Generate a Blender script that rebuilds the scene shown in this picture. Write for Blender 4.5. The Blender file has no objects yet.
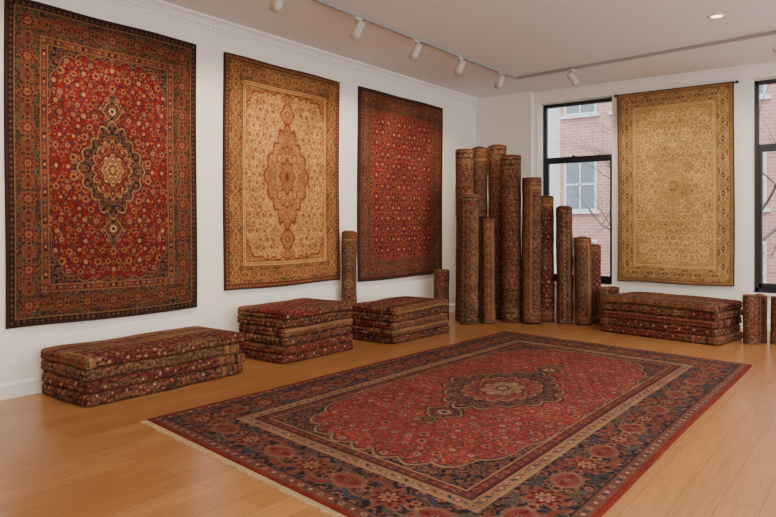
import bpy, math, numpy as np
from mathutils import Vector, Matrix
S=bpy.context.scene
COL=S.collection
def lin(c):
    c=np.array(c,float)/255.0
    return np.where(c<=0.04045,c/12.92,((c+0.055)/1.055)**2.4)
# ------------------------------------------------------------------ materials
def mat(name,color,rough=0.6,metal=0.0,spec=0.5,noise=0.0,nscale=8.0,bump=0.0,bscale=60.0):
    m=bpy.data.materials.new(name); m.use_nodes=True
    nt=m.node_tree; b=nt.nodes['Principled BSDF']
    c=list(lin(color))+[1]
    b.inputs['Base Color'].default_value=c
    b.inputs['Roughness'].default_value=rough
    b.inputs['Metallic'].default_value=metal
    b.inputs['Specular IOR Level'].default_value=spec
    tc=nt.nodes.new('ShaderNodeTexCoord')
    n=nt.nodes.new('ShaderNodeTexNoise'); n.inputs['Scale'].default_value=nscale; n.inputs['Detail'].default_value=5
    nt.links.new(tc.outputs['Object'],n.inputs['Vector'])
    r=nt.nodes.new('ShaderNodeValToRGB')
    r.color_ramp.elements[0].position=0.3; r.color_ramp.elements[1].position=0.7
    r.color_ramp.elements[0].color=[x*(1-noise) for x in c[:3]]+[1]
    r.color_ramp.elements[1].color=c
    nt.links.new(n.outputs['Fac'],r.inputs['Fac']); nt.links.new(r.outputs['Color'],b.inputs['Base Color'])
    if bump>0:
        n2=nt.nodes.new('ShaderNodeTexNoise'); n2.inputs['Scale'].default_value=bscale
        nt.links.new(tc.outputs['Object'],n2.inputs['Vector'])
        bp=nt.nodes.new('ShaderNodeBump'); bp.inputs['Strength'].default_value=bump; bp.inputs['Distance'].default_value=0.003
        nt.links.new(n2.outputs['Fac'],bp.inputs['Height']); nt.links.new(bp.outputs['Normal'],b.inputs['Normal'])
    return m
def rug_mat():
    m=bpy.data.materials.new('wool_pile'); m.use_nodes=True
    nt=m.node_tree; b=nt.nodes['Principled BSDF']
    a=nt.nodes.new('ShaderNodeAttribute'); a.attribute_name='Col'
    tc=nt.nodes.new('ShaderNodeTexCoord')
    n=nt.nodes.new('ShaderNodeTexNoise'); n.inputs['Scale'].default_value=150; n.inputs['Detail'].default_value=3
    nt.links.new(tc.outputs['Object'],n.inputs['Vector'])
    n3=nt.nodes.new('ShaderNodeTexNoise'); n3.inputs['Scale'].default_value=4; n3.inputs['Detail'].default_value=4
    nt.links.new(tc.outputs['Object'],n3.inputs['Vector'])
    mr=nt.nodes.new('ShaderNodeMapRange'); mr.inputs['From Min'].default_value=0.3; mr.inputs['From Max'].default_value=0.7
    mr.inputs['To Min'].default_value=0.62; mr.inputs['To Max'].default_value=1.28
    nt.links.new(n.outputs['Fac'],mr.inputs['Value'])
    mr2=nt.nodes.new('ShaderNodeMapRange'); mr2.inputs['From Min'].default_value=0.3; mr2.inputs['From Max'].default_value=0.7
    mr2.inputs['To Min'].default_value=0.80; mr2.inputs['To Max'].default_value=1.16
    nt.links.new(n3.outputs['Fac'],mr2.inputs['Value'])
    mu=nt.nodes.new('ShaderNodeMath'); mu.operation='MULTIPLY'
    nt.links.new(mr.outputs[0],mu.inputs[0]); nt.links.new(mr2.outputs[0],mu.inputs[1])
    v=nt.nodes.new('ShaderNodeVectorMath'); v.operation='SCALE'
    nt.links.new(a.outputs['Color'],v.inputs[0]); nt.links.new(mu.outputs[0],v.inputs['Scale'])
    nt.links.new(v.outputs[0],b.inputs['Base Color'])
    b.inputs['Roughness'].default_value=0.95; b.inputs['Specular IOR Level'].default_value=0.1
    bp=nt.nodes.new('ShaderNodeBump'); bp.inputs['Strength'].default_value=0.8; bp.inputs['Distance'].default_value=0.005
    nt.links.new(n.outputs['Fac'],bp.inputs['Height']); nt.links.new(bp.outputs['Normal'],b.inputs['Normal'])
    return m
M_RUG=rug_mat()
M_WALL=mat('painted_plaster',(236,229,219),0.85,noise=0.03,nscale=2,bump=0.1)
M_CEIL=mat('ceiling_paint',(230,228,226),0.9,noise=0.02,nscale=1.5)
M_TRIM=mat('white_trim',(236,232,226),0.5,noise=0.02)
M_BLACK=mat('black_window_metal',(26,29,33),0.4,noise=0.2,nscale=20)
M_WHITEMETAL=mat('lamp_white_metal',(196,186,175),0.4,noise=0.04)
M_TRACK=mat('track_grey_metal',(158,155,153),0.45,noise=0.05)
M_CREAM=mat('cotton_fringe',(190,160,116),0.9,noise=0.25,nscale=60)
def emit(name,color,st):
    m=bpy.data.materials.new(name); m.use_nodes=True
    b=m.node_tree.nodes['Principled BSDF']
    b.inputs['Emission Color'].default_value=list(lin(color))+[1]; b.inputs['Emission Strength'].default_value=st
    b.inputs['Base Color'].default_value=(.8,.8,.8,1)
    return m
M_BULB=emit('warm_bulb',(255,236,205),6)
def glass():
    m=bpy.data.materials.new('window_glass'); m.use_nodes=True
    nt=m.node_tree; nt.nodes.clear()
    o=nt.nodes.new('ShaderNodeOutputMaterial'); mx=nt.nodes.new('ShaderNodeMixShader'); mx.inputs[0].default_value=0.05
    t=nt.nodes.new('ShaderNodeBsdfTransparent'); g=nt.nodes.new('ShaderNodeBsdfGlossy'); g.inputs['Roughness'].default_value=0.03
    t.inputs[0].default_value=(0.96,0.98,0.98,1)
    nt.links.new(t.outputs[0],mx.inputs[1]); nt.links.new(g.outputs[0],mx.inputs[2]); nt.links.new(mx.outputs[0],o.inputs[0])
    return m
M_GLASS=glass()
def floor_mat():
    m=bpy.data.materials.new('oak_planks'); m.use_nodes=True
    nt=m.node_tree; b=nt.nodes['Principled BSDF']; N=nt.nodes.new; L=nt.links.new
    tc=N('ShaderNodeTexCoord'); sp=N('ShaderNodeSeparateXYZ'); L(tc.outputs['Object'],sp.inputs[0])
    cb=N('ShaderNodeCombineXYZ'); L(sp.outputs['Y'],cb.inputs['X']); L(sp.outputs['X'],cb.inputs['Y'])
    br=N('ShaderNodeTexBrick'); L(cb.outputs[0],br.inputs['Vector'])
    br.inputs['Scale'].default_value=1; br.inputs['Brick Width'].default_value=2.3; br.inputs['Row Height'].default_value=0.18
    br.inputs['Mortar Size'].default_value=0.0018; br.inputs['Mortar Smooth'].default_value=0.2; br.offset=0.37; br.offset_frequency=2
    br.inputs['Color1'].default_value=list(lin((176,124,76)))+[1]
    br.inputs['Color2'].default_value=list(lin((160,108,62)))+[1]
    br.inputs['Mortar'].default_value=list(lin((94,60,36)))+[1]
    mp=N('ShaderNodeMapping'); mp.inputs['Scale'].default_value=(1.2,26,1); L(cb.outputs[0],mp.inputs['Vector'])
    n=N('ShaderNodeTexNoise'); n.inputs['Scale'].default_value=2.4; n.inputs['Detail'].default_value=9; n.inputs['Distortion'].default_value=0.6
    L(mp.outputs[0],n.inputs['Vector'])
    mr=N('ShaderNodeMapRange'); mr.inputs['From Min'].default_value=0.3; mr.inputs['From Max'].default_value=0.7
    mr.inputs['To Min'].default_value=0.76; mr.inputs['To Max'].default_value=1.12; L(n.outputs['Fac'],mr.inputs['Value'])
    v=N('ShaderNodeVectorMath'); v.operation='SCALE'; L(br.outputs['Color'],v.inputs[0]); L(mr.outputs[0],v.inputs['Scale'])
    L(v.outputs[0],b.inputs['Base Color'])
    b.inputs['Roughness'].default_value=0.28; b.inputs['Specular IOR Level'].default_value=0.55
    bp=N('ShaderNodeBump'); bp.inputs['Strength'].default_value=0.15; bp.inputs['Distance'].default_value=0.002
    L(n.outputs['Fac'],bp.inputs['Height']); L(bp.outputs['Normal'],b.inputs['Normal'])
    return m
M_FLOOR=floor_mat()
def brick_mat(name,c1,c2,mo):
    m=bpy.data.materials.new(name); m.use_nodes=True
    nt=m.node_tree; b=nt.nodes['Principled BSDF']; N=nt.nodes.new; L=nt.links.new
    tc=N('ShaderNodeTexCoord'); sp=N('ShaderNodeSeparateXYZ'); L(tc.outputs['Object'],sp.inputs[0])
    cb=N('ShaderNodeCombineXYZ'); L(sp.outputs['X'],cb.inputs['X']); L(sp.outputs['Z'],cb.inputs['Y'])
    br=N('ShaderNodeTexBrick'); L(cb.outputs[0],br.inputs['Vector'])
    br.inputs['Scale'].default_value=1; br.inputs['Brick Width'].default_value=0.24; br.inputs['Row Height'].default_value=0.085
    br.inputs['Mortar Size'].default_value=0.008
    for k,c in (('Color1',c1),('Color2',c2),('Mortar',mo)): br.inputs[k].default_value=list(lin(c))+[1]
    L(br.outputs['Color'],b.inputs['Base Color']); b.inputs['Roughness'].default_value=0.9
    return m
# ------------------------------------------------------------------ mesh helpers
class Acc:
    def __init__(s): s.V=[];s.F=[];s.C=[];s.n=0
    def grid(s,P,C,skip=None):
        ny,nx=P.shape[:2]
        idx=np.arange(ny*nx).reshape(ny,nx)+s.n
        f=np.stack([idx[:-1,:-1],idx[:-1,1:],idx[1:,1:],idx[1:,:-1]],-1).reshape(-1,4)
        s.V.append(P.reshape(-1,3)); s.F.append(f)
        s.C.append(np.broadcast_to(C,P.shape).reshape(-1,3)); s.n+=ny*nx
    def build(s,name,m,smooth=True):
        V=np.concatenate(s.V).astype(np.float32);F=np.concatenate(s.F).astype(np.int32);C=np.concatenate(s.C)
        me=bpy.data.meshes.new(name); me.vertices.add(len(V)); me.vertices.foreach_set('co',V.ravel())
        me.loops.add(F.size); me.loops.foreach_set('vertex_index',F.ravel())
        me.polygons.add(len(F)); me.polygons.foreach_set('loop_start',np.arange(len(F),dtype=np.int32)*4)
        me.update(calc_edges=True)
        me.polygons.foreach_set('use_smooth',np.full(len(F),smooth))
        ca=me.color_attributes.new('Col','FLOAT_COLOR','POINT')
        ca.data.foreach_set('color',np.concatenate([C,np.ones((len(C),1))],1).astype(np.float32).ravel())
        me.materials.append(m); me.validate(); me.update()
        o=bpy.data.objects.new(name,me); COL.objects.link(o); return o
class MB:   # multi-material mesh of boxes / tubes
    def __init__(s): s.v=[];s.f=[];s.mi=[];s.mats=[];s.sm=[]
    def m(s,mt):
        if mt not in s.mats: s.mats.append(mt)
        return s.mats.index(mt)
    def box(s,a,b,mt,M=None):
        n=len(s.v); x0,y0,z0=a;x1,y1,z1=b
        pts=[(x0,y0,z0),(x1,y0,z0),(x1,y1,z0),(x0,y1,z0),(x0,y0,z1),(x1,y0,z1),(x1,y1,z1),(x0,y1,z1)]
        if M is not None: pts=[tuple(M@Vector(p)) for p in pts]
        s.v+=pts
        for q in ((3,2,1,0),(4,5,6,7),(0,1,5,4),(1,2,6,5),(2,3,7,6),(3,0,4,7)):
            s.f.append([n+i for i in q]); s.mi.append(s.m(mt)); s.sm.append(False)
    def lathe(s,prof,mt,M=None,seg=28):   # prof: (r,z) list about local z
        n=len(s.v)
        for r,z in prof:
            for k in range(seg):
                a=2*math.pi*k/seg; p=Vector((r*math.cos(a),r*math.sin(a),z))
                s.v.append(tuple(M@p if M is not None else p))
        for i in range(len(prof)-1):
            for k in range(seg):
                k2=(k+1)%seg
                s.f.append([n+i*seg+k,n+i*seg+k2,n+(i+1)*seg+k2,n+(i+1)*seg+k]); s.mi.append(s.m(mt)); s.sm.append(True)
    def prism(s,prof,axis,a,b,mt):  # prof polygon extruded along axis
        n=len(s.v); k=len(prof)
        for t in (a,b):
            for p in prof:
                s.v.append((t,p[0],p[1]) if axis=='x' else (p[0],t,p[1]))
        for i in range(k):
            j=(i+1)%k; s.f.append([n+i,n+j,n+k+j,n+k+i]); s.mi.append(s.m(mt)); s.sm.append(False)
        s.f.append([n+i for i in range(k)][::-1]); s.f.append([n+k+i for i in range(k)]); s.mi+=[s.m(mt)]*2; s.sm+=[False]*2
    def build(s,name,parent=None,bevel=0):
        me=bpy.data.meshes.new(name); me.from_pydata(s.v,[],s.f)
        for mt in s.mats: me.materials.append(mt)
        me.polygons.foreach_set('material_index',s.mi); me.polygons.foreach_set('use_smooth',s.sm); me.update()
        o=bpy.data.objects.new(name,me); COL.objects.link(o)
        if parent: o.parent=parent
        if bevel:
            b=o.modifiers.new('bevel','BEVEL'); b.width=bevel; b.segments=2; b.limit_method='ANGLE'
        return o
def one_box(name,a,b,mt,bevel=0):
    k=MB(); k.box(a,b,mt); return k.build(name,bevel=bevel)
# ------------------------------------------------------------------ Persian pattern painter
class Q:
    def __init__(s,w,h,res):
        s.res=res; s.w2=w/2; s.h2=h/2; s.nx=int(round(w/2/res)); s.ny=int(round(h/2/res))
        s.nx+=s.nx%2; s.ny+=s.ny%2
        s.X,s.Y=np.meshgrid((np.arange(s.nx)+.5)*s.w2/s.nx,(np.arange(s.ny)+.5)*s.h2/s.ny)
        s.e=np.minimum(s.w2-s.X,s.h2-s.Y)
    def new(s,c):
        a=np.empty((s.ny,s.nx,3)); a[:]=lin(c); return a
    def win(s,cx,cy,R):
        i0=max(0,int((cx-R)/s.res)-1); i1=min(s.nx,int((cx+R)/s.res)+2)
        j0=max(0,int((cy-R)/s.res)-1); j1=min(s.ny,int((cy+R)/s.res)+2)
        if i0>=i1 or j0>=j1: return None
        return (slice(j0,j1),slice(i0,i1))
def flower(q,img,cx,cy,r,n,cols,rot=0.0,lob=0.2):
    sl=q.win(cx,cy,r*1.1)
    if sl is None: return
    dx=q.X[sl]-cx; dy=q.Y[sl]-cy; rr=np.hypot(dx,dy); th=np.arctan2(dy,dx)
    g=(1-lob)+lob*np.cos(n*th+rot); v=img[sl]
    for f,c in zip((1.0,0.76,0.46,0.24),cols): v[rr<r*f*(g if f>0.3 else 1)]=lin(c)
def leaf(q,img,cx,cy,a,l,w,c,c2=None):
    sl=q.win(cx,cy,l)
    if sl is None: return
    dx=q.X[sl]-cx; dy=q.Y[sl]-cy; u=(dx*math.cos(a)+dy*math.sin(a))/l; v=(-dx*math.sin(a)+dy*math.cos(a))/w
    mk=np.abs(v)<(1-u*u); vv=img[sl]; vv[mk]=lin(c)
    if c2 is not None: vv[np.abs(v)*1.9<(0.8-u*u)]=lin(c2)
def vine(q,img,xs,ys,c,wd):
    r=max(1,int(round(wd/2/q.res))); ix=np.floor(xs/q.res).astype(int); iy=np.floor(ys/q.res).astype(int); cc=lin(c)
    for dy in range(-r,r+1):
        for dx in range(-r,r+1):
            if dx*dx+dy*dy>r*r+0.5: continue
            x=ix+dx;y=iy+dy; k=(x>=0)&(x<q.nx)&(y>=0)&(y<q.ny); img[y[k],x[k]]=cc
def layer(q,bg,sp,pal,seed,fr=0.3,vw=0.006,mask=None):
    img=q.new(bg); rng=np.random.RandomState(seed)
    rows=int(q.h2/(sp*.87))+2; cols=int(q.w2/sp)+2; nodes=[]
    for j in range(rows):
        for i in range(cols):
            x=i*sp+(sp/2 if j%2 else 0)+rng.uniform(-.1,.1)*sp*(i>0); y=j*sp*.87+rng.uniform(-.1,.1)*sp*(j>0)
            if mask is not None:
                d=min(q.w2-x,q.h2-y)
                if d>mask+sp*.6: continue
            nodes.append((x,y,(i+j)%2*2-1))
    t=np.linspace(0,1,70)
    for (x,y,hd) in nodes:
        ph=rng.uniform(0,6.28); a=ph+hd*7.2*t; rad=sp*.66*(1-.72*t)
        vx=x+rad*np.cos(a); vy=y+rad*np.sin(a); vine(q,img,vx,vy,pal['vine'],vw)
        for k in range(4,60,9):
            aa=a[k]+hd*(1.57+(.7 if k%2 else -.7)); lc=pal['leaf'][rng.randint(len(pal['leaf']))]
            leaf(q,img,vx[k]+math.cos(aa)*sp*.07,vy[k]+math.sin(aa)*sp*.07,aa,sp*.13,sp*.05,lc)
    for (x,y,hd) in nodes:
        n=rng.choice([5,6,8]); cs=pal['fl'][rng.randint(len(pal['fl']))]
        flower(q,img,x,y,sp*fr*rng.uniform(.8,1.15),n,cs,rng.uniform(0,6))
        for k in range(2):
            a=rng.uniform(0,6.28); flower(q,img,x+.5*sp*math.cos(a),y+.5*sp*math.sin(a),sp*.13,5,pal['fl'][rng.randint(len(pal['fl']))])
    return img
def band(q,img,d0,d1,kind,pal,seed=0):
    bw=d1-d0; dc=(d0+d1)/2; mk=(q.e>=d0)&(q.e<d1); rng=np.random.RandomState(seed)
    tmp=layer(q,pal['bg'],max(bw*.36,.05),pal,seed+7,.28,.005,mask=d1) if kind=='main' else q.new(pal['bg'])
    if kind!='line':
        asp={'main':0.8,'guard':1.25,'bead':1.1}[kind]*bw
        for side in (0,1):
            L=(q.w2 if side==0 else q.h2)-dc; n=max(2,int(round(L/asp))); n+=n%2; st=L/n
            def XY(s_,o): return (s_,q.h2-dc+o) if side==0 else (q.w2-dc+o,s_)
            if kind=='main':
                ss=np.linspace(0,L,int(L/q.res*2)); oo=.3*bw*np.sin(math.pi*ss/st+.0)
                x,y=XY(ss,oo); vine(q,tmp,x,y,pal['vine'],bw*.045)
                x,y=XY(ss,-oo); vine(q,tmp,x,y,pal['vine'],bw*.03)
                for k in range(n+1):
                    for sg in (1,-1):
                        for m_ in (.35,.65):
                            sx=(k+m_)*st
                            x,y=XY(sx,sg*.34*bw); a=(0 if side==0 else math.pi/2)+sg*.6*(1 if m_<.5 else -1)
                            leaf(q,tmp,x,y,a,.17*bw,.06*bw,pal['leaf'][(k+(sg>0))%len(pal['leaf'])])
                f0=pal['fl'][0]; f1=pal['fl'][1]
                for k in range(n+1):
                    x,y=XY(k*st,0); a=0 if side==0 else math.pi/2
                    if k%2==0:
                        flower(q,tmp,x,y,.40*bw,8,(pal['vine'],)+tuple(f0[1:3])+(f0[0],)); flower(q,tmp,x,y,.36*bw,8,f0); flower(q,tmp,x,y,.12*bw,6,f1)
                    else:
                        leaf(q,tmp,x,y,a,.40*bw,.27*bw,pal['vine'],f1[1]); leaf(q,tmp,x,y,a,.3*bw,.18*bw,f1[0],f1[2]); flower(q,tmp,x,y,.13*bw,5,f0)
                for k in range(n):
                    x,y=XY((k+.5)*st,0); flower(q,tmp,x,y,.11*bw,5,pal['fl'][2%len(pal['fl'])])
            elif kind=='guard':
                for k in range(n+1):
                    x,y=XY(k*st,0); flower(q,tmp,x,y,.36*bw,6,pal['fl'][k%len(pal['fl'])])
                    x,y=XY((k+.5)*st,0); leaf(q,tmp,x,y,(0 if side==0 else 1.57)+.8,.34*bw,.14*bw,pal['leaf'][k%len(pal['leaf'])])
            else:
                for k in range(n+1):
                    x,y=XY(k*st,0); flower(q,tmp,x,y,.32*bw,4,pal['fl'][k%len(pal['fl'])])
    img[mk]=tmp[mk]
def comp(img,mask,src): img[mask]=src[mask]
def rho(q,a,b,cx=0,cy=0): return np.hypot((q.X-cx)/a,(q.Y-cy)/b),np.arctan2((q.Y-cy)/b,(q.X-cx)/a)
def scal(th,n,amp): return 1-amp+amp*np.abs(np.cos(n*th/2))*1.0
def finish(q,img,seed=1,sat=1.0,mul=0.8):
    img=(img[0::2,0::2]+img[1::2,0::2]+img[0::2,1::2]+img[1::2,1::2])/4
    f=np.concatenate([img[::-1],img],0); f=np.concatenate([f[:,::-1],f],1)
    rng=np.random.RandomState(seed); a=rng.normal(0,1,f.shape[0]); a=np.convolve(a,np.ones(25)/25,'same')
    f=f*(1+.18*a[:,None,None]); f*=rng.uniform(.88,1.12,f.shape[:2])[:,:,None]
    g=f@np.array((.3,.6,.1)); f=(g[...,None]*(1-sat)+f*sat)*mul
    return np.clip(f,0.003,0.9)
RED=(122,28,23);DRED=(86,22,22);NAVY=(30,30,40);BLUE=(58,66,78);GOLD=(180,130,72);IV=(212,176,122);RUST=(142,64,40);OL=(84,76,50);BR=(90,56,38);ORG=(164,94,54)
P_red=dict(bg=RED,vine=(56,36,34),leaf=[NAVY,OL,(150,90,52),BLUE],fl=[(NAVY,ORG,IV,RED),(GOLD,RUST,NAVY),(BLUE,GOLD,RED),((150,96,58),RUST,NAVY)])
P_navy=dict(bg=(40,32,36),vine=(112,74,46),leaf=[OL,(104,50,38),(70,50,42)],fl=[((126,66,46),(86,26,24),(160,112,64),NAVY),((116,54,40),(144,98,60),DRED),((146,102,62),DRED,NAVY)])
P_gold=dict(bg=GOLD,vine=(110,60,36),leaf=[OL,RED,BR],fl=[(RED,IV,NAVY),(NAVY,ORG,IV)])
P_ivf=dict(bg=(206,154,90),vine=(150,98,54),leaf=[(140,90,48),(120,92,54),(156,80,48)],fl=[((132,60,40),GOLD,(112,48,34)),((152,90,50),(212,168,104),(126,52,36)),((116,70,42),(186,134,78),BR)])
P_brn=dict(bg=(104,58,40),vine=(164,116,68),leaf=[(150,104,62),OL,(130,70,44)],fl=[((168,120,70),(112,48,34),(176,124,70)),((150,94,54),(176,124,70),BR),((160,110,64),BR,IV)])
P_tan=dict(bg=(214,172,112),vine=(170,126,78),leaf=[(150,110,66),(168,132,84),(152,96,60)],fl=[((146,94,60),(220,184,124),(128,72,46)),((166,120,72),(222,188,128),BR),((138,106,66),(212,172,110),(138,72,46))])
P_tbr=dict(bg=(140,102,64),vine=(188,150,98),leaf=[(180,140,90),(108,76,48),(152,112,68)],fl=[((190,152,98),(116,72,46),(200,162,108)),((114,82,50),(190,152,98),BR),((188,148,94),BR,GOLD)])
P_floor=dict(bg=(150,50,38),vine=(66,42,42),leaf=[(46,44,54),(154,104,74),(88,78,62),(66,68,78)],fl=[((46,44,54),(166,104,76),(188,154,116),RED),((172,130,92),(134,44,36),(48,46,56)),((70,72,82),(174,134,98),RED),((120,50,40),(156,92,66),(48,48,58))])
P_fnavy=dict(bg=(42,36,42),vine=(126,82,62),leaf=[(86,74,62),(120,58,44),(62,62,70)],fl=[((130,66,48),(90,32,28),(164,122,88),(42,36,44)),((124,54,42),(154,110,80),(100,34,30)),((154,114,80),(110,40,34),(42,36,44))])
P_fiv=dict(bg=(170,130,92),vine=(104,62,50),leaf=[(96,78,62),(126,46,40),(54,52,62)],fl=[((132,46,40),(184,150,110),(46,44,56)),((50,48,60),(156,88,64),(188,154,116))])
def bands(q,img,lst):
    d=0
    for i,(w,k,p) in enumerate(lst): band(q,img,d,d+w,k,p,i); d+=w
    return d
def medallion(q,img,a,b,Lo,Lm,Li,edge,edge2,n=16,cy=0,core=True):
    r,th=rho(q,a,b,0,cy); g=scal(th,n,.14)*(1+.09*np.cos(4*th)); w=.035 if core else .1
    img[r<g*(1+w*1.6)]=lin(edge2); img[r<g*(1+w*.5)]=lin(edge); comp(img,r<g*(1-w*.6),Lo)
    if core:
        g2=scal(th,n,.2); img[r<g2*.66]=lin(edge); comp(img,r<g2*.625,Lm)
        g3=scal(th,8,.25); img[r<g3*.40]=lin(edge2); img[r<g3*.37]=lin(edge); comp(img,r<g3*.34,Li); img[r<g3*.13]=lin(edge2); img[r<g3*.09]=lin(edge)
def thin(c): return dict(bg=c)
def rug_classic(w,h,res,PF,PS,PB,PG,ma,mb,edge,edge2,sp,seed,bw,outer,centre=True,spand=True,spx=.93,sat=1.0,mul=0.8,pw=3.2,spe=None):
    q=Q(w,h,res/2); img=layer(q,PF['bg'],sp,PF,seed)
    Ln=layer(q,PS['bg'],sp*.75,PS,seed+1); Lg=layer(q,PG['bg'],sp*.6,PG,seed+2); Lr=layer(q,PF['bg'],sp*.6,PF,seed+3)
    tot=sum(b[0] for b in bw); fa=q.w2-tot; fb=q.h2-tot
    if spand:
        u=q.X/(fa*spx); v=q.Y/(fb*.97); r=(np.abs(u)**pw+np.abs(v)**pw)**(1/pw); th=np.arctan2(v,u); g=.97+.04*np.abs(np.cos(14*th))
        img[r>g]=lin(edge2); img[r>g*1.008]=lin(spe or edge); comp(img,r>g*1.02,Ln)
    if centre:
        vine(q,img,np.full(200,q.res),np.linspace(0,mb*1.62,200),edge,.012)
        for (cy,s_) in ((mb*1.30,.26),(mb*1.62,.11)): medallion(q,img,ma*s_*1.1,mb*s_*.9,Ln,Lr,Lg,edge,edge2,8,cy,False)
        flower(q,img,0,mb*1.30,mb*.12,8,PG['fl'][0])
        medallion(q,img,ma,mb,Ln,Lr,Lg,edge,edge2)
    bands(q,img,bw); return finish(q,img,seed,sat,mul)
def bw_set(dark,guard,line,s=1.0):
    return [(.02*s,'line',thin((70,46,36))),(.045*s,'bead',dark),(.008*s,'line',thin(line)),(.205*s,'main',dark),(.008*s,'line',thin(line)),(.05*s,'guard',guard),(.008*s,'line',thin(line))]
P_bdark=dict(P_navy,bg=(48,36,34)); P_gred=dict(P_red); P_gred['bg']=(104,46,34)
# ------------------------------------------------------------------ room dimensions
XC,YB,ZC,EYE=5.74,10.25,3.58,1.4
XR,YF=8.6,-2.6
def quads(name,m,boxes,bevel=0):
    k=MB()
    for a,b in boxes: k.box(a,b,m)
    return k.build(name,bevel=bevel)
one_box('floor',(-.3,YF-.3,-.15),(XR+.3,YB+.36,0),M_FLOOR)
one_box('ceiling',(-.3,YF-.3,ZC),(XR+.3,YB+.36,ZC+.2),M_CEIL)
one_box('wall_left',(-.3,YF-.3,0),(0,YB+.36,ZC),M_WALL)
one_box('wall_front',(0,YF-.3,0),(XR+.3,YF,ZC),M_WALL)
W1=(1.10,2.31);W2=(4.21,5.42);WZ0,WZ1=.5,3.40; TH=.34
quads('wall_back',M_WALL,[((0,YB,0),(W1[0],YB+TH,ZC)),((W1[1],YB,0),(W2[0],YB+TH,ZC)),((W2[1],YB,0),(XR,YB+TH,ZC)),
  ((W1[0],YB,0),(W1[1],YB+TH,WZ0)),((W2[0],YB,0),(W2[1],YB+TH,WZ0)),((W1[0],YB,WZ1),(W1[1],YB+TH,ZC)),((W2[0],YB,WZ1),(W2[1],YB+TH,ZC))])
one_box('wall_pilaster',(0,YB-.1,0),(1.03,YB,ZC),M_WALL)
RW=[(-1.6,.6),(1.4,3.6),(4.4,6.6),(7.4,9.4)]
bx=[];yy=YF
for a,b in RW: bx.append(((XR,yy,0),(XR+.3,a,ZC))); bx.append(((XR,a,0),(XR+.3,b,.5))); bx.append(((XR,a,3.3),(XR+.3,b,ZC))); yy=b
bx.append(((XR,yy,0),(XR+.3,YB+TH,ZC)))
quads('wall_right',M_WALL,bx)
# trims
k=MB(); k.prism([(0,0),(.018,0),(.018,.11),(.008,.13),(0,.13)],'y',YF,YB-.1,M_TRIM); k.build('baseboard_left')
k=MB(); k.prism([(YB,0),(YB-.018,0),(YB-.018,.11),(YB-.008,.13),(YB,.13)],'x',1.03,XR,M_TRIM); k.build('baseboard_back')
cr=[(0,0),(.0,-.12),(.015,-.12),(.018,-.10),(.028,-.095),(.028,-.082),(.055,-.045),(.075,-.03),(.09,-.025),(.09,0)]
k=MB(); k.prism([(a,ZC+b) for a,b in cr],'y',YF,YB-.1,M_TRIM)
y=YF+.05
while y<YB-.15: k.box((.018,y,ZC-.095),(.04,y+.03,ZC-.072),M_TRIM); y+=.06
k.build('trim_1')
k=MB(); k.prism([(YB-a*.8,ZC+b*.8) for a,b in cr],'x',1.03,XR,M_TRIM); k.prism([(YB-.1-a*.8,ZC+b*.8) for a,b in cr],'x',0,1.03,M_TRIM); k.build('trim_2')
# windows
def window(idx,x0,x1):
    y0=YB+.2;y1=YB+.27; k=MB(); F=.055; zm=2.47
    k.box((x0,y0,WZ0),(x0+F,y1,WZ1),M_BLACK);k.box((x1-F,y0,WZ0),(x1,y1,WZ1),M_BLACK)
    k.box((x0,y0,WZ1-F),(x1,y1,WZ1),M_BLACK);k.box((x0,y0,WZ0),(x1,y1,WZ0+F),M_BLACK)
    k.box((x0+F,y0-.02,zm-.05),(x1-F,y1-.01,zm+.05),M_BLACK)
    s=.04
    k.box((x0+F,y0-.015,WZ0+F),(x0+F+s,y1-.02,zm),M_BLACK);k.box((x1-F-s,y0-.015,WZ0+F),(x1-F,y1-.02,zm),M_BLACK)
    k.box((x0+F,y0-.015,WZ0+F),(x1-F,y1-.02,WZ0+F+.06),M_BLACK)
    k.box((x0+.5,y0-.035,zm+.05),(x0+.56,y0-.01,zm+.065),M_BLACK)
    o=k.build('window_%d'%idx,bevel=.004)
    g=MB(); g.box((x0+F,y0+.03,WZ0+F),(x1-F,y0+.034,WZ1-F),M_GLASS); g.build('glass_pane',o)
    sl=MB(); sl.box((x0-.03,YB-.05,WZ0-.035),(x1+.03,YB+.2,WZ0+.0),M_TRIM); sl.build('sill',o,bevel=.006)
window(1,*W1);window(2,*W2)
for i,(a,b) in enumerate(RW):  # out-of-view side windows, added to let daylight into the room
    k=MB(); x0,x1=XR+.1,XR+.16; F=.06
    k.box((x0,a,.5),(x1,a+F,3.3),M_BLACK);k.box((x0,b-F,.5),(x1,b,3.3),M_BLACK);k.box((x0,a,.5),(x1,b,.56),M_BLACK);k.box((x0,a,3.24),(x1,b,3.3),M_BLACK)
    k.box((x0,a,2.38),(x1,b,2.46),M_BLACK);k.box((x0,(a+b)/2-.03,.5),(x1,(a+b)/2+.03,3.3),M_BLACK)
    o=k.build('window_%d'%(i+3))
    l=bpy.data.lights.new('daylight_fill','AREA'); l.shape='RECTANGLE'; l.size=2.6; l.size_y=b-a-.1; l.energy=62; l.color=(.92,.96,1)  # added area lamp standing in for daylight, brightens ceiling and floor
    lo=bpy.data.objects.new('daylight_fill',l); COL.objects.link(lo); lo.location=(XR+.05,(a+b)/2,1.9); lo.rotation_euler=(0,math.pi/2,0); lo.parent=o
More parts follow.
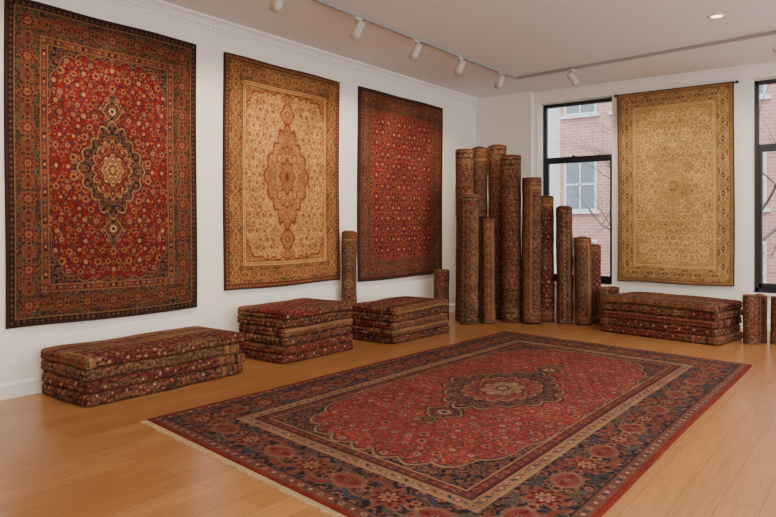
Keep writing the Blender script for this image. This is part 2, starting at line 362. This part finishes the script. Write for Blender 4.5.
# ------------------------------------------------------------------ wall-hung rugs
def wavy(u,v,seed):
    r=np.random.RandomState(seed); s=0
    for _ in range(4):
        s=s+math.cos(r.uniform(0,6))*np.sin(u*r.uniform(3,8)+r.uniform(0,6))*np.cos(v*r.uniform(.5,2)+r.uniform(0,6))
    return s/4
def hang_left(name,img,y0,y1,z0,z1,seed):
    ny,nx=img.shape[:2]; u,v=np.meshgrid(np.linspace(0,1,nx),np.linspace(0,1,ny))
    W=y1-y0;H=z1-z0
    P=np.stack([.029+.018*wavy(u*W,v*H,seed)*(1-v*.7), y0+u*W+.008*np.sin(v*5+seed), z0+v*H+.008*np.sin(u*6+seed)*(1-v)+.004*np.sin(u*11)*v],-1)
    P=np.pad(P,((1,1),(1,1),(0,0)),'edge'); C=np.pad(img,((1,1),(1,1),(0,0)),'edge')
    for sl in (np.s_[0,:],np.s_[-1,:],np.s_[:,0],np.s_[:,-1]): P[sl+(0,)]=.003
    a=Acc(); a.grid(P,C); return a.build(name,M_RUG)
def hang_back(name,img,x0,x1,z0,z1,seed):
    ny,nx=img.shape[:2]; u,v=np.meshgrid(np.linspace(0,1,nx),np.linspace(0,1,ny)); W=x1-x0;H=z1-z0
    P=np.stack([x0+u*W+.006*np.sin(v*5), YB-.05-.02*wavy(u*W,v*H,seed)*(1-v*.8), z0+v*H+.006*np.sin(u*7)*(1-v)],-1)
    P=np.pad(P,((1,1),(1,1),(0,0)),'edge'); C=np.pad(img,((1,1),(1,1),(0,0)),'edge')
    for sl in (np.s_[0,:],np.s_[-1,:],np.s_[:,0],np.s_[:,-1]): P[sl+(1,)]=YB-.02
    a=Acc(); a.grid(P,C); return a.build(name,M_RUG)
i1=rug_classic(1.85,2.71,.0055,P_red,dict(P_navy,bg=(40,32,38)),P_bdark,P_gold,.30,.41,(168,120,66),NAVY,.105,3,bw_set(P_bdark,P_gred,(140,98,58),1.0),None,mul=.74,sat=.95,pw=4.6,spx=1.0,spe=(140,90,54))
hang_left('wall_hanging_persian_rug',i1,2.47,4.325,.56,3.27,1)
i2=rug_classic(1.87,2.56,.006,P_ivf,dict(P_ivf,bg=(182,122,70)),dict(P_brn),dict(P_brn,bg=(150,86,52)),.32,.56,(118,50,36),(140,80,48),.105,13,bw_set(P_brn,P_ivf,(84,48,34),.9),None,spx=1.06,mul=.84,sat=.97,pw=5.5)
hang_left('wall_hanging_persian_rug.001',i2,4.685,6.55,.70,3.265,2)
def rug_lattice(w,h,res):
    q=Q(w,h,res/2); P=dict(P_red); P['bg']=(130,30,28); img=layer(q,P['bg'],.085,P,31,.16,.005)
    st=.13
    for j in range(int(q.h2/st)+2):
        for i in range(int(q.w2/st)+2):
            x=i*st; y=j*st*1.15
            flower(q,img,x,y,.043,8,[(NAVY,(140,60,46),GOLD),(NAVY,RUST,GOLD),((160,96,60),DRED,NAVY)][(i+j)%3]); flower(q,img,x+st/2,y+st*.575,.022,4,((150,92,60),NAVY,ORG))
    bands(q,img,bw_set(dict(P_navy,bg=(46,36,34)),dict(P_gred,bg=(96,34,30)),RUST,.92)); return finish(q,img,5,.93,.88)
i3=rug_lattice(2.09,2.63,.0065)
hang_left('wall_hanging_persian_rug.002',i3,6.94,9.03,.65,3.275,3)
P_med4=dict(P_tan,bg=(198,154,96))
i4=rug_classic(1.59,2.82,.0075,P_tan,P_med4,P_tbr,P_tbr,.2,.28,(180,136,86),(192,150,98),.105,23,bw_set(P_tbr,P_tan,(124,86,56),.8),None,spx=1.06,mul=.85,pw=6)
r4=hang_back('wall_hanging_persian_rug.003',i4,2.415,4.0,.57,3.385,4)
k=MB(); M=Matrix.Translation((2.36,YB-.03,3.375))@Matrix.Rotation(math.pi/2,4,'Y'); k.lathe([(0,0),(.02,0),(.02,.03),(.009,.032),(.009,1.66),(.02,1.662),(.02,1.69),(0,1.69)],M_BLACK,M,14); k.build('hanging_rod',r4)
# ------------------------------------------------------------------ floor rug
fb=[(.035,'line',thin((128,40,30))),(.07,'guard',dict(P_fiv,bg=(112,70,54))),(.01,'line',thin((42,36,44))),(.36,'main',P_fnavy),(.01,'line',thin((164,124,88))),(.08,'guard',dict(P_fiv,bg=(150,110,78))),(.01,'line',thin((42,36,44))),(.07,'guard',dict(P_fnavy,bg=(98,36,32))),(.01,'line',thin((164,124,88)))]
iF=rug_classic(3.06,5.2,.0062,P_floor,P_fnavy,P_fnavy,P_fiv,.50,.70,(158,116,80),(42,36,44),.125,41,fb,None,spx=.99,mul=.76,sat=.92,pw=3.6)
A=np.array((1.46,2.81));B=np.array((1.65,8.01));C_=np.array((4.613,7.55));D=np.array((4.612,2.295))
ny,nx=iF.shape[:2]; u,v=np.meshgrid(np.linspace(0,1,nx),np.linspace(0,1,ny))
xy=((1-u)*(1-v))[...,None]*A+((1-u)*v)[...,None]*B+(u*v)[...,None]*C_+(u*(1-v))[...,None]*D
P=np.concatenate([xy,(.014+.002*wavy(u*3,v*5,9))[...,None]],-1)
P[...,0]+=.006*np.sin(v*9)
P=np.pad(P,((1,1),(1,1),(0,0)),'edge'); Cc=np.pad(iF,((1,1),(1,1),(0,0)),'edge')
for sl in (np.s_[0,:],np.s_[-1,:],np.s_[:,0],np.s_[:,-1]): P[sl+(2,)]=.001
a=Acc(); a.grid(P,Cc); fr=a.build('persian_floor_rug',M_RUG)
k=MB(); rng=np.random.RandomState(4)
for (p0,p1,out) in ((A,D,-1),(B,C_,1)):
    n=300; d=(p1-p0)/n; L=np.linalg.norm(d); dn=d/L; nn=np.array((-dn[1],dn[0]))*(1 if out>0 else -1)
    for i in range(n):
        p=p0+d*(i+.5); l=.045+rng.uniform(-.012,.015); an=rng.uniform(-.3,.3)
        M=Matrix(((dn[0],nn[0],0,p[0]),(dn[1],nn[1],0,p[1]),(0,0,1,0),(0,0,0,1)))@Matrix.Rotation(an,4,'Z')
        w=L*.27; b0=len(k.v); k.box((-w,-.004,.001),(w,l,.008),M_CREAM,M)
        c0=M@Vector((0,l,.004))
        for q_ in (2,3,6,7):
            vv=Vector(k.v[b0+q_]); k.v[b0+q_]=tuple(c0+(vv-c0)*.55)
k.build('fringe',fr)
# ------------------------------------------------------------------ source weaves for folded / rolled rugs
P_s1=dict(bg=(108,42,35),vine=(50,34,30),leaf=[NAVY,(142,94,62),OL],fl=[(NAVY,(142,84,60),(190,148,104)),((154,106,70),RED,NAVY),((142,88,58),DRED,(190,148,104))])
P_s2=dict(bg=(56,40,37),vine=(120,80,54),leaf=[(120,54,42),OL,(138,98,64)],fl=[(RUST,DRED,(172,128,82)),((162,116,76),RED,NAVY),((140,82,56),NAVY,(182,142,96))])
P_s3=dict(bg=(148,106,66),vine=(86,54,36),leaf=[(106,50,38),OL,BR],fl=[((108,44,34),(176,134,86),NAVY),(BR,(188,150,104),RUST),(NAVY,(172,128,82),RED)])
P_s4=dict(bg=(104,74,54),vine=(62,42,32),leaf=[(78,56,42),(150,112,78),OL],fl=[((66,44,36),(158,116,76),BR),((158,118,80),BR,(106,46,38)),((112,52,40),(162,122,80),BR)])
def weave(w,h,PF,PB,PG,seed,sp=.095,s=.55,mul=.88): return rug_classic(w,h,.007,PF,PB,PB,PG,.2,.35,(148,106,68),NAVY,sp,seed,bw_set(PB,PG,(142,100,64),s),None,mul=mul,sat=.93,pw=5)
WV=[weave(1.3,2.3,P_s1,P_s2,P_s3,51),weave(1.3,2.3,P_s2,P_s1,P_s3,52),weave(1.3,2.3,P_s3,P_s4,P_s1,53,mul=.82),weave(1.3,2.3,P_s4,P_s2,P_s3,54),weave(1.3,2.3,dict(P_s1,bg=(122,42,35)),P_s2,P_s3,55),
    weave(1.3,2.3,dict(P_s4,bg=(114,56,44)),dict(P_s4,bg=(96,50,40)),P_s4,56)]
def samp(img,u,v):
    ny,nx=img.shape[:2]
    def tri(t): t=np.mod(t,2); return np.where(t>1,2-t,t)
    return img[np.clip((tri(v)*(ny-1)).astype(int),0,ny-1),np.clip((tri(u)*(nx-1)).astype(int),0,nx-1)]
EDGE=lin((110,74,52))
def sheet(acc,path,t,zs,map3,colf,fine=True):
    d=np.gradient(path,axis=0); d/=np.linalg.norm(d,axis=1)[:,None]+1e-9; n=np.stack([-d[:,1],d[:,0]],1)
    O=path+n*t/2; I=path-n*t/2
    s=np.concatenate([[0],np.cumsum(np.linalg.norm(np.diff(O,axis=0),axis=1))])
    def G(pp,zz): 
        a=np.broadcast_to(pp[None,:,0],(len(zz),len(pp)));b=np.broadcast_to(pp[None,:,1],a.shape);z=np.broadcast_to(np.array(zz)[:,None],a.shape)
        return map3(a,b,z)
    S_,Z_=np.meshgrid(s,zs); acc.grid(G(O,zs),colf(S_,Z_))
    ends=[zs[0],zs[-1]]; acc.grid(G(I,ends),EDGE*.6)
    for ze in ends:
        acc.grid(np.stack([G(O,[ze])[0],G(I,[ze])[0]]),np.stack([np.tile(EDGE*1.5,(len(O),1)),np.tile(EDGE*.9,(len(O),1))]))
    for e in (0,-1):
        acc.grid(np.stack([G(O[[e]],zs)[:,0],G(I[[e]],zs)[:,0]]),EDGE)
def upath(D,h,n=30):
    # closed-front fold: flat bottom, squared-off soft nose at the front, flat top
    r=h/2; a=np.linspace(-math.pi/2,-3*math.pi/2,n)
    e=.72
    arc=np.stack([r+r*np.sign(np.cos(a))*np.abs(np.cos(a))**e,r+r*np.sign(np.sin(a))*np.abs(np.sin(a))**e],1)
    m=int(D/.01)
    b=np.stack([np.linspace(D,r,m),np.zeros(m)],1); t=np.stack([np.linspace(r,D,m),np.full(m,2*r)],1)
    return np.concatenate([b[:-1],arc,t[1:]])
def stack(name,org,ang,L,D,hs,seed,weaves):
    """org: front-start corner on the floor, local +X = length, local +Y = depth away from viewer side"""
    rng=np.random.RandomState(seed); acc=Acc(); z0=.001; ca,sa=math.cos(ang),math.sin(ang)
    tot=len(hs)
    sagp=rng.uniform(0,6,3)
    for li,h in enumerate(hs):
        l=L*rng.uniform(.955,1.0); x0=rng.uniform(0,L-l); fy=rng.uniform(0,.03); sk=rng.uniform(-.018,.018); img=WV[weaves[li%len(weaves)]]
        ph=rng.uniform(0,6,6); uo=rng.uniform(0,1); vo=rng.uniform(.0,1.0)
        path=upath(D-.04,h); d=np.concatenate([[0],np.cumsum(np.linalg.norm(np.diff(path,axis=0),axis=1))])
        r=h/2; e=np.linspace(0,1,12); e=r*(1-np.cos(e*math.pi/2))
        xs=np.concatenate([e,np.linspace(r,l-r,int(L/.009))[1:-1],(l-e)[::-1]])
        S_,X_=np.meshgrid(d,xs); a_=np.broadcast_to(path[None,:,0],S_.shape); b_=np.broadcast_to(path[None,:,1],S_.shape)
        ed=np.minimum(X_,l-X_); k=np.clip(1-ed/r,0,1); sc=np.maximum(0,1-k**2.6)**(1/2.6)
        z=X_/l; bb=r+(b_-r)*np.maximum(sc,.0)
        cz=np.exp(-((bb-r)/(h*.055))**2)                      # crease between the two plies
        front=np.exp(-(a_/.12)**2); endf=np.exp(-(ed/.04)**2)
        cr_=np.clip(1-ed/.04,0,1)*np.clip(1-a_/.05,0,1)
        x=x0+X_+np.where(z<.5,1,-1)*(cz*.010*np.exp(-(ed/.012)**2)+.012*cr_)+.008*np.sin(a_*9+ph[0])*endf
        y=fy+a_+cz*.012*np.exp(-(a_/.02)**2)+.012*cr_+front*(.010*np.sin(z*5+ph[1])+.005*np.sin(z*17+ph[2]))+sk*(z-.5)
        f=(li+1)/tot
        zc=z0+bb+(.005*np.sin(z*6+sagp[0])+.003*np.sin(z*13+sagp[1]+a_*3))*f*(li>0)
        zc=zc-.008*f*(np.exp(-(ed/.10)**2)+.7*np.exp(-(a_/.07)**2))*(li>0)
        Pn=np.stack([org[0]+ca*x-sa*y,org[1]+sa*x+ca*y,np.maximum(zc,.001)],-1)
        Cn=samp(img,vo+S_/1.3,uo*.4+z*l/2.3)
        acc.grid(Pn,Cn)
        z0+=h*.99
    o=acc.build(name,M_RUG); return o
H90=math.pi/2
stack('folded_rug_stack',(.82,2.70),H90+.0,1.62,.74,[.102,.098,.096,.094],1,[1,0,3,0])
stack('folded_rug_stack.001',(.86,4.75),H90,1.14,.74,[.091]*6,2,[0,4,1,0,1,4])
stack('folded_rug_stack.002',(1.08,6.32),H90,1.28,.72,[.089]*5,3,[1,0,4,1,0])
stack('folded_rug_stack.003',(2.61,8.82),-.20,1.54,.78,[.099]*5,4,[4,0,1,4,0])
# rolls
def roll(name,x,y,R,H,seed,wv,lean=(0,0)):
    rng=np.random.RandomState(seed); acc=Acc(); img=WV[wv]; pitch=.021; t=.017; th0=rng.uniform(0,6.28)
    turns=(R-.035)/pitch; T=np.linspace(0,2*math.pi*turns,int(turns*30)); a0=th0
    def P(T): rr=R-t/2-pitch*T/(2*math.pi); return np.stack([rr*np.cos(a0-T),rr*np.sin(a0-T)],1)
    p1=rng.uniform(0,6,4); uo=rng.uniform(0,1)
    def map3(a,b,z):
        s=1+.018*np.sin(z*7+p1[0])+.012*np.sin(z*19+p1[1])
        s=np.where(z>H-.03,s*(1-.03*(z-H+.03)/.03),s); s=s*.98
        X=a*s+lean[0]*z+.006*np.sin(z*2.3+p1[2]); Y=b*s+lean[1]*z
        return np.stack([x+X,y+Y,z+.0015+.012*(z/H)*np.sin(np.hypot(a,b)*60+p1[3])],-1)
    T1=np.linspace(0,2*math.pi*1.02,104)
    zs=np.linspace(0,H,max(12,int(H/.009)))
    sheet(acc,P(T1)[::1],t,zs,map3,lambda S_,Z_: samp(img,uo+S_/1.3,Z_/H))
    T2=T[T>2*math.pi]
    sheet(acc,P(T2),t,[0,H/2,H],map3,lambda S_,Z_: np.broadcast_to(EDGE,S_.shape+(3,)))
    return acc.build(name,M_RUG)
cam=np.array((XC,0.0)); fw=np.array((-.6013,.7990)); rt=np.array((.7990,.6013))
def at(lat,dep): return tuple(cam+fw*dep+rt*lat)
R_=[ # lateral, depth, radius, height, weave (metres)
 (1.14,9.95,.145,2.52,5),(1.40,10.28,.14,2.60,3),(1.66,10.16,.15,2.62,5),
 (1.16,9.62,.145,1.86,2),(1.43,9.68,.12,1.52,3),
 (1.80,9.84,.155,2.43,5),(2.07,9.68,.148,2.08,3),(2.315,9.86,.13,1.83,0),(2.54,9.68,.128,1.68,5),(2.77,9.54,.135,1.24,3),(2.99,9.76,.11,1.13,0),
 (.80,9.95,.125,.74,5),(3.03,9.45,.105,.53,5),(3.23,9.60,.10,.53,0),
 (-.50,8.62,.105,1.33,3),
 (4.31,7.98,.092,.57,5),(4.48,8.10,.092,.57,3),(4.625,7.95,.09,.56,5),
]
for i,(la,de,R,H,w) in enumerate(R_):
    x,y=at(la,de); roll('rolled_rug' if i==0 else 'rolled_rug.%03d'%i,x,y,R,H,100+i,w)
# ------------------------------------------------------------------ lighting fixtures
def spotlight(idx,x,y,target,energy,col=(1,.845,.655)):
    name='track_spotlight' if idx==0 else 'track_spotlight.%03d'%idx
    k=MB(); zt=ZC-.035
    k.box((x-.018,y-.05,zt-.03),(x+.018,y+.05,zt),M_WHITEMETAL)
    k.lathe([(.009,zt-.10),(.009,zt-.03)],M_WHITEMETAL,Matrix.Translation((x,y,0)),12)
    piv=Vector((x,y,zt-.12)); d=(Vector(target)-piv).normalized(); rot=(-d).to_track_quat('Z','Y').to_matrix().to_4x4()
    M=Matrix.Translation(piv)@rot
    k.lathe([(0,.09),(.035,.088),(.042,.075),(.044,-.02),(.052,-.03),(.052,-.10),(.047,-.10),(.043,-.085),(0,-.085)],M_WHITEMETAL,M)
    k.lathe([(0,-.088),(.036,-.088)],M_BULB,M)
    k.box((-.055,-.008,-.01),(-.045,.008,.06),M_WHITEMETAL,M); k.box((.045,-.008,-.01),(.055,.008,.06),M_WHITEMETAL,M)
    o=k.build(name)
    l=bpy.data.lights.new('spot_beam','SPOT'); l.energy=energy; l.color=col; l.spot_size=math.radians(84); l.spot_blend=.9; l.shadow_soft_size=.05
    lo=bpy.data.objects.new('spot_beam',l); COL.objects.link(lo); lo.matrix_world=Matrix.Translation(piv+d*.13)@rot; lo.parent=o
    return o
k=MB(); xt=1.34; zt=ZC-.035
k.box((xt-.018,YF,zt),(xt+.018,8.98,ZC),M_TRACK); k.build('ceiling_track',bevel=.003)
k=MB(); v=Vector((3.9,-.44,0)).normalized(); an=math.atan2(v.y,v.x); M=Matrix.Translation((1.30,8.985,0))@Matrix.Rotation(an,4,'Z')
k.box((.06,-.018,zt),(6.5,.018,ZC),M_TRACK,M); k.build('ceiling_track.001',bevel=.003)
E=108
sp=[(2.1,(0,2.9,1.9)),(3.15,(0,3.5,1.9)),(4.21,(0,4.6,1.9)),(5.33,(0,5.6,1.9)),(6.38,(0,6.9,1.9)),(7.37,(0,8.0,1.9)),(8.456,(.2,9.0,1.7))]
for i,(y,t) in enumerate(sp): spotlight(i,xt,y,t,E*(.75 if i==6 else 1))
spotlight(7,2.23,8.87,(3.0,10.2,1.8),E*.75)
spotlight(8,4.75,8.58,(3.6,10.2,1.8),E*.75)
def downlight(idx,x,y,en):
    k=MB(); M=Matrix.Translation((x,y,ZC)); k.lathe([(.055,-.001),(.06,-.008),(.085,-.006),(.09,0)],M_TRIM,M); k.lathe([(0,-.002),(.056,-.002)],M_BULB,M)
    o=k.build('recessed_downlight' if idx==0 else 'recessed_downlight.%03d'%idx)
    l=bpy.data.lights.new('downlight_beam','AREA'); l.shape='DISK'; l.size=.11; l.energy=en; l.color=(1,.90,.77)
    lo=bpy.data.objects.new('downlight_beam',l); COL.objects.link(lo); lo.location=(x,y,ZC-.012); lo.parent=o
for i,(x,y) in enumerate([(4.28,7.62),(4.28,4.6),(4.28,1.6),(6.9,7.62),(6.9,4.6),(6.9,1.6),(4.28,-1.2),(6.9,-1.2)]): downlight(i,x,y,34)  # first one is in view; the others are unseen, added as fill light
# ------------------------------------------------------------------ outside
M_GROUND=mat('asphalt',(120,118,116),.95,noise=.2)
one_box('street_ground',(-40,YB+.4,-.3),(40,60,-.16),M_GROUND)
M_BR=brick_mat('hazy_red_brick',(204,146,132),(192,132,118),(212,186,176))
M_PALE=mat('pale_render',(226,226,228),.9,noise=.06,nscale=1)
M_WG=mat('facade_glass',(128,140,150),.15,noise=.2,nscale=3)
def building(name,x0,x1,y,h,m,wins,trim):
    k=MB(); k.box((x0,y,-.16),(x1,y+6,h),m); k.box((x0-.15,y-.2,h-.3),(x1+.15,y+6,h),trim)
    for (cx,cz,w,hh) in wins:
        k.box((cx-w/2-.06,y-.03,cz-hh/2-.06),(cx+w/2+.06,y,cz+hh/2+.06),trim)
        k.box((cx-w/2,y-.04,cz-hh/2),(cx+w/2,y-.025,cz+hh/2),M_WG)
        k.box((cx-w/2,y-.055,cz-.025),(cx+w/2,y-.03,cz+.025),trim); k.box((cx-.02,y-.055,cz-hh/2),(cx+.02,y-.03,cz+hh/2),trim)
        k.box((cx-w/2-.15,y-.1,cz-hh/2-.14),(cx+w/2+.15,y,cz-hh/2-.06),trim)
    return k.build(name)
wl=[(cx,cz,.8,1.35) for cz in (.3,2.55,5.2,7.9) for cx in np.arange(-1.15,12,1.35)]
building('brick_building',-1.75,14,18,10.5,M_BR,wl,M_PALE)
building('pale_building',-16,-2.4,21,9,M_PALE,[(cx,cz,.9,1.5) for cz in (1.2,4.2,7) for cx in np.arange(-14,-3,2.4)],M_PALE)
M_BARK=mat('bark',(128,112,104),.9,noise=.3,nscale=12)
def tree(name,x,y,h,seed):
    rng=np.random.RandomState(seed); cu=bpy.data.curves.new(name,'CURVE'); cu.dimensions='3D'; cu.bevel_depth=1; cu.bevel_resolution=1
    def br(p,d,l,r,lv):
        n=6; pts=[np.array(p)]; dd=np.array(d,float)
        for i in range(n):
            dd=dd+rng.normal(0,.13,3)+np.array((0,0,.03)); dd/=np.linalg.norm(dd); pts.append(pts[-1]+dd*l/n)
        sp=cu.splines.new('POLY'); sp.points.add(n)
        for i,pp in enumerate(pts): sp.points[i].co=(*pp,1); sp.points[i].radius=r*(1-.6*i/n)
        if lv<4:
            for k in range(4 if lv else 6):
                i=rng.randint(2,n+1); nd=dd+rng.normal(0,.6,3); nd/=np.linalg.norm(nd); br(pts[i],nd,l*rng.uniform(.5,.72),r*(1-.6*i/n)*.65,lv+1)
    br((x,y,-.2),(0,0,1),h*.5,.07,0)
    cu.materials.append(M_BARK); o=bpy.data.objects.new(name,cu); COL.objects.link(o)
tree('bare_tree',.9,15.4,6.5,3); tree('bare_tree.001',3.6,14.2,6.5,8)
# ------------------------------------------------------------------ world, sun, camera
w=bpy.data.worlds.new('overcast_sky'); S.world=w; w.use_nodes=True; nt=w.node_tree; bg=nt.nodes['Background']
tc=nt.nodes.new('ShaderNodeTexCoord'); sx=nt.nodes.new('ShaderNodeSeparateXYZ'); nt.links.new(tc.outputs['Generated'],sx.inputs[0])
rp=nt.nodes.new('ShaderNodeValToRGB'); rp.color_ramp.elements[0].color=(.78,.83,.88,1); rp.color_ramp.elements[1].color=(.88,.94,1,1)
nt.links.new(sx.outputs['Z'],rp.inputs['Fac']); nt.links.new(rp.outputs['Color'],bg.inputs['Color']); bg.inputs['Strength'].default_value=3.0
s=bpy.data.lights.new('hazy_sun','SUN'); s.energy=2.0; s.angle=math.radians(25); so=bpy.data.objects.new('hazy_sun',s); COL.objects.link(so)
so.rotation_euler=(math.radians(50),0,math.radians(12))
c=bpy.data.cameras.new('camera'); co=bpy.data.objects.new('camera',c); COL.objects.link(co)
c.sensor_width=36; c.lens=671/776*36; c.shift_y=-32.5/776; co.location=(XC,0,EYE); co.rotation_euler=(math.pi/2,0,math.radians(36.96)); c.clip_end=200
S.camera=co
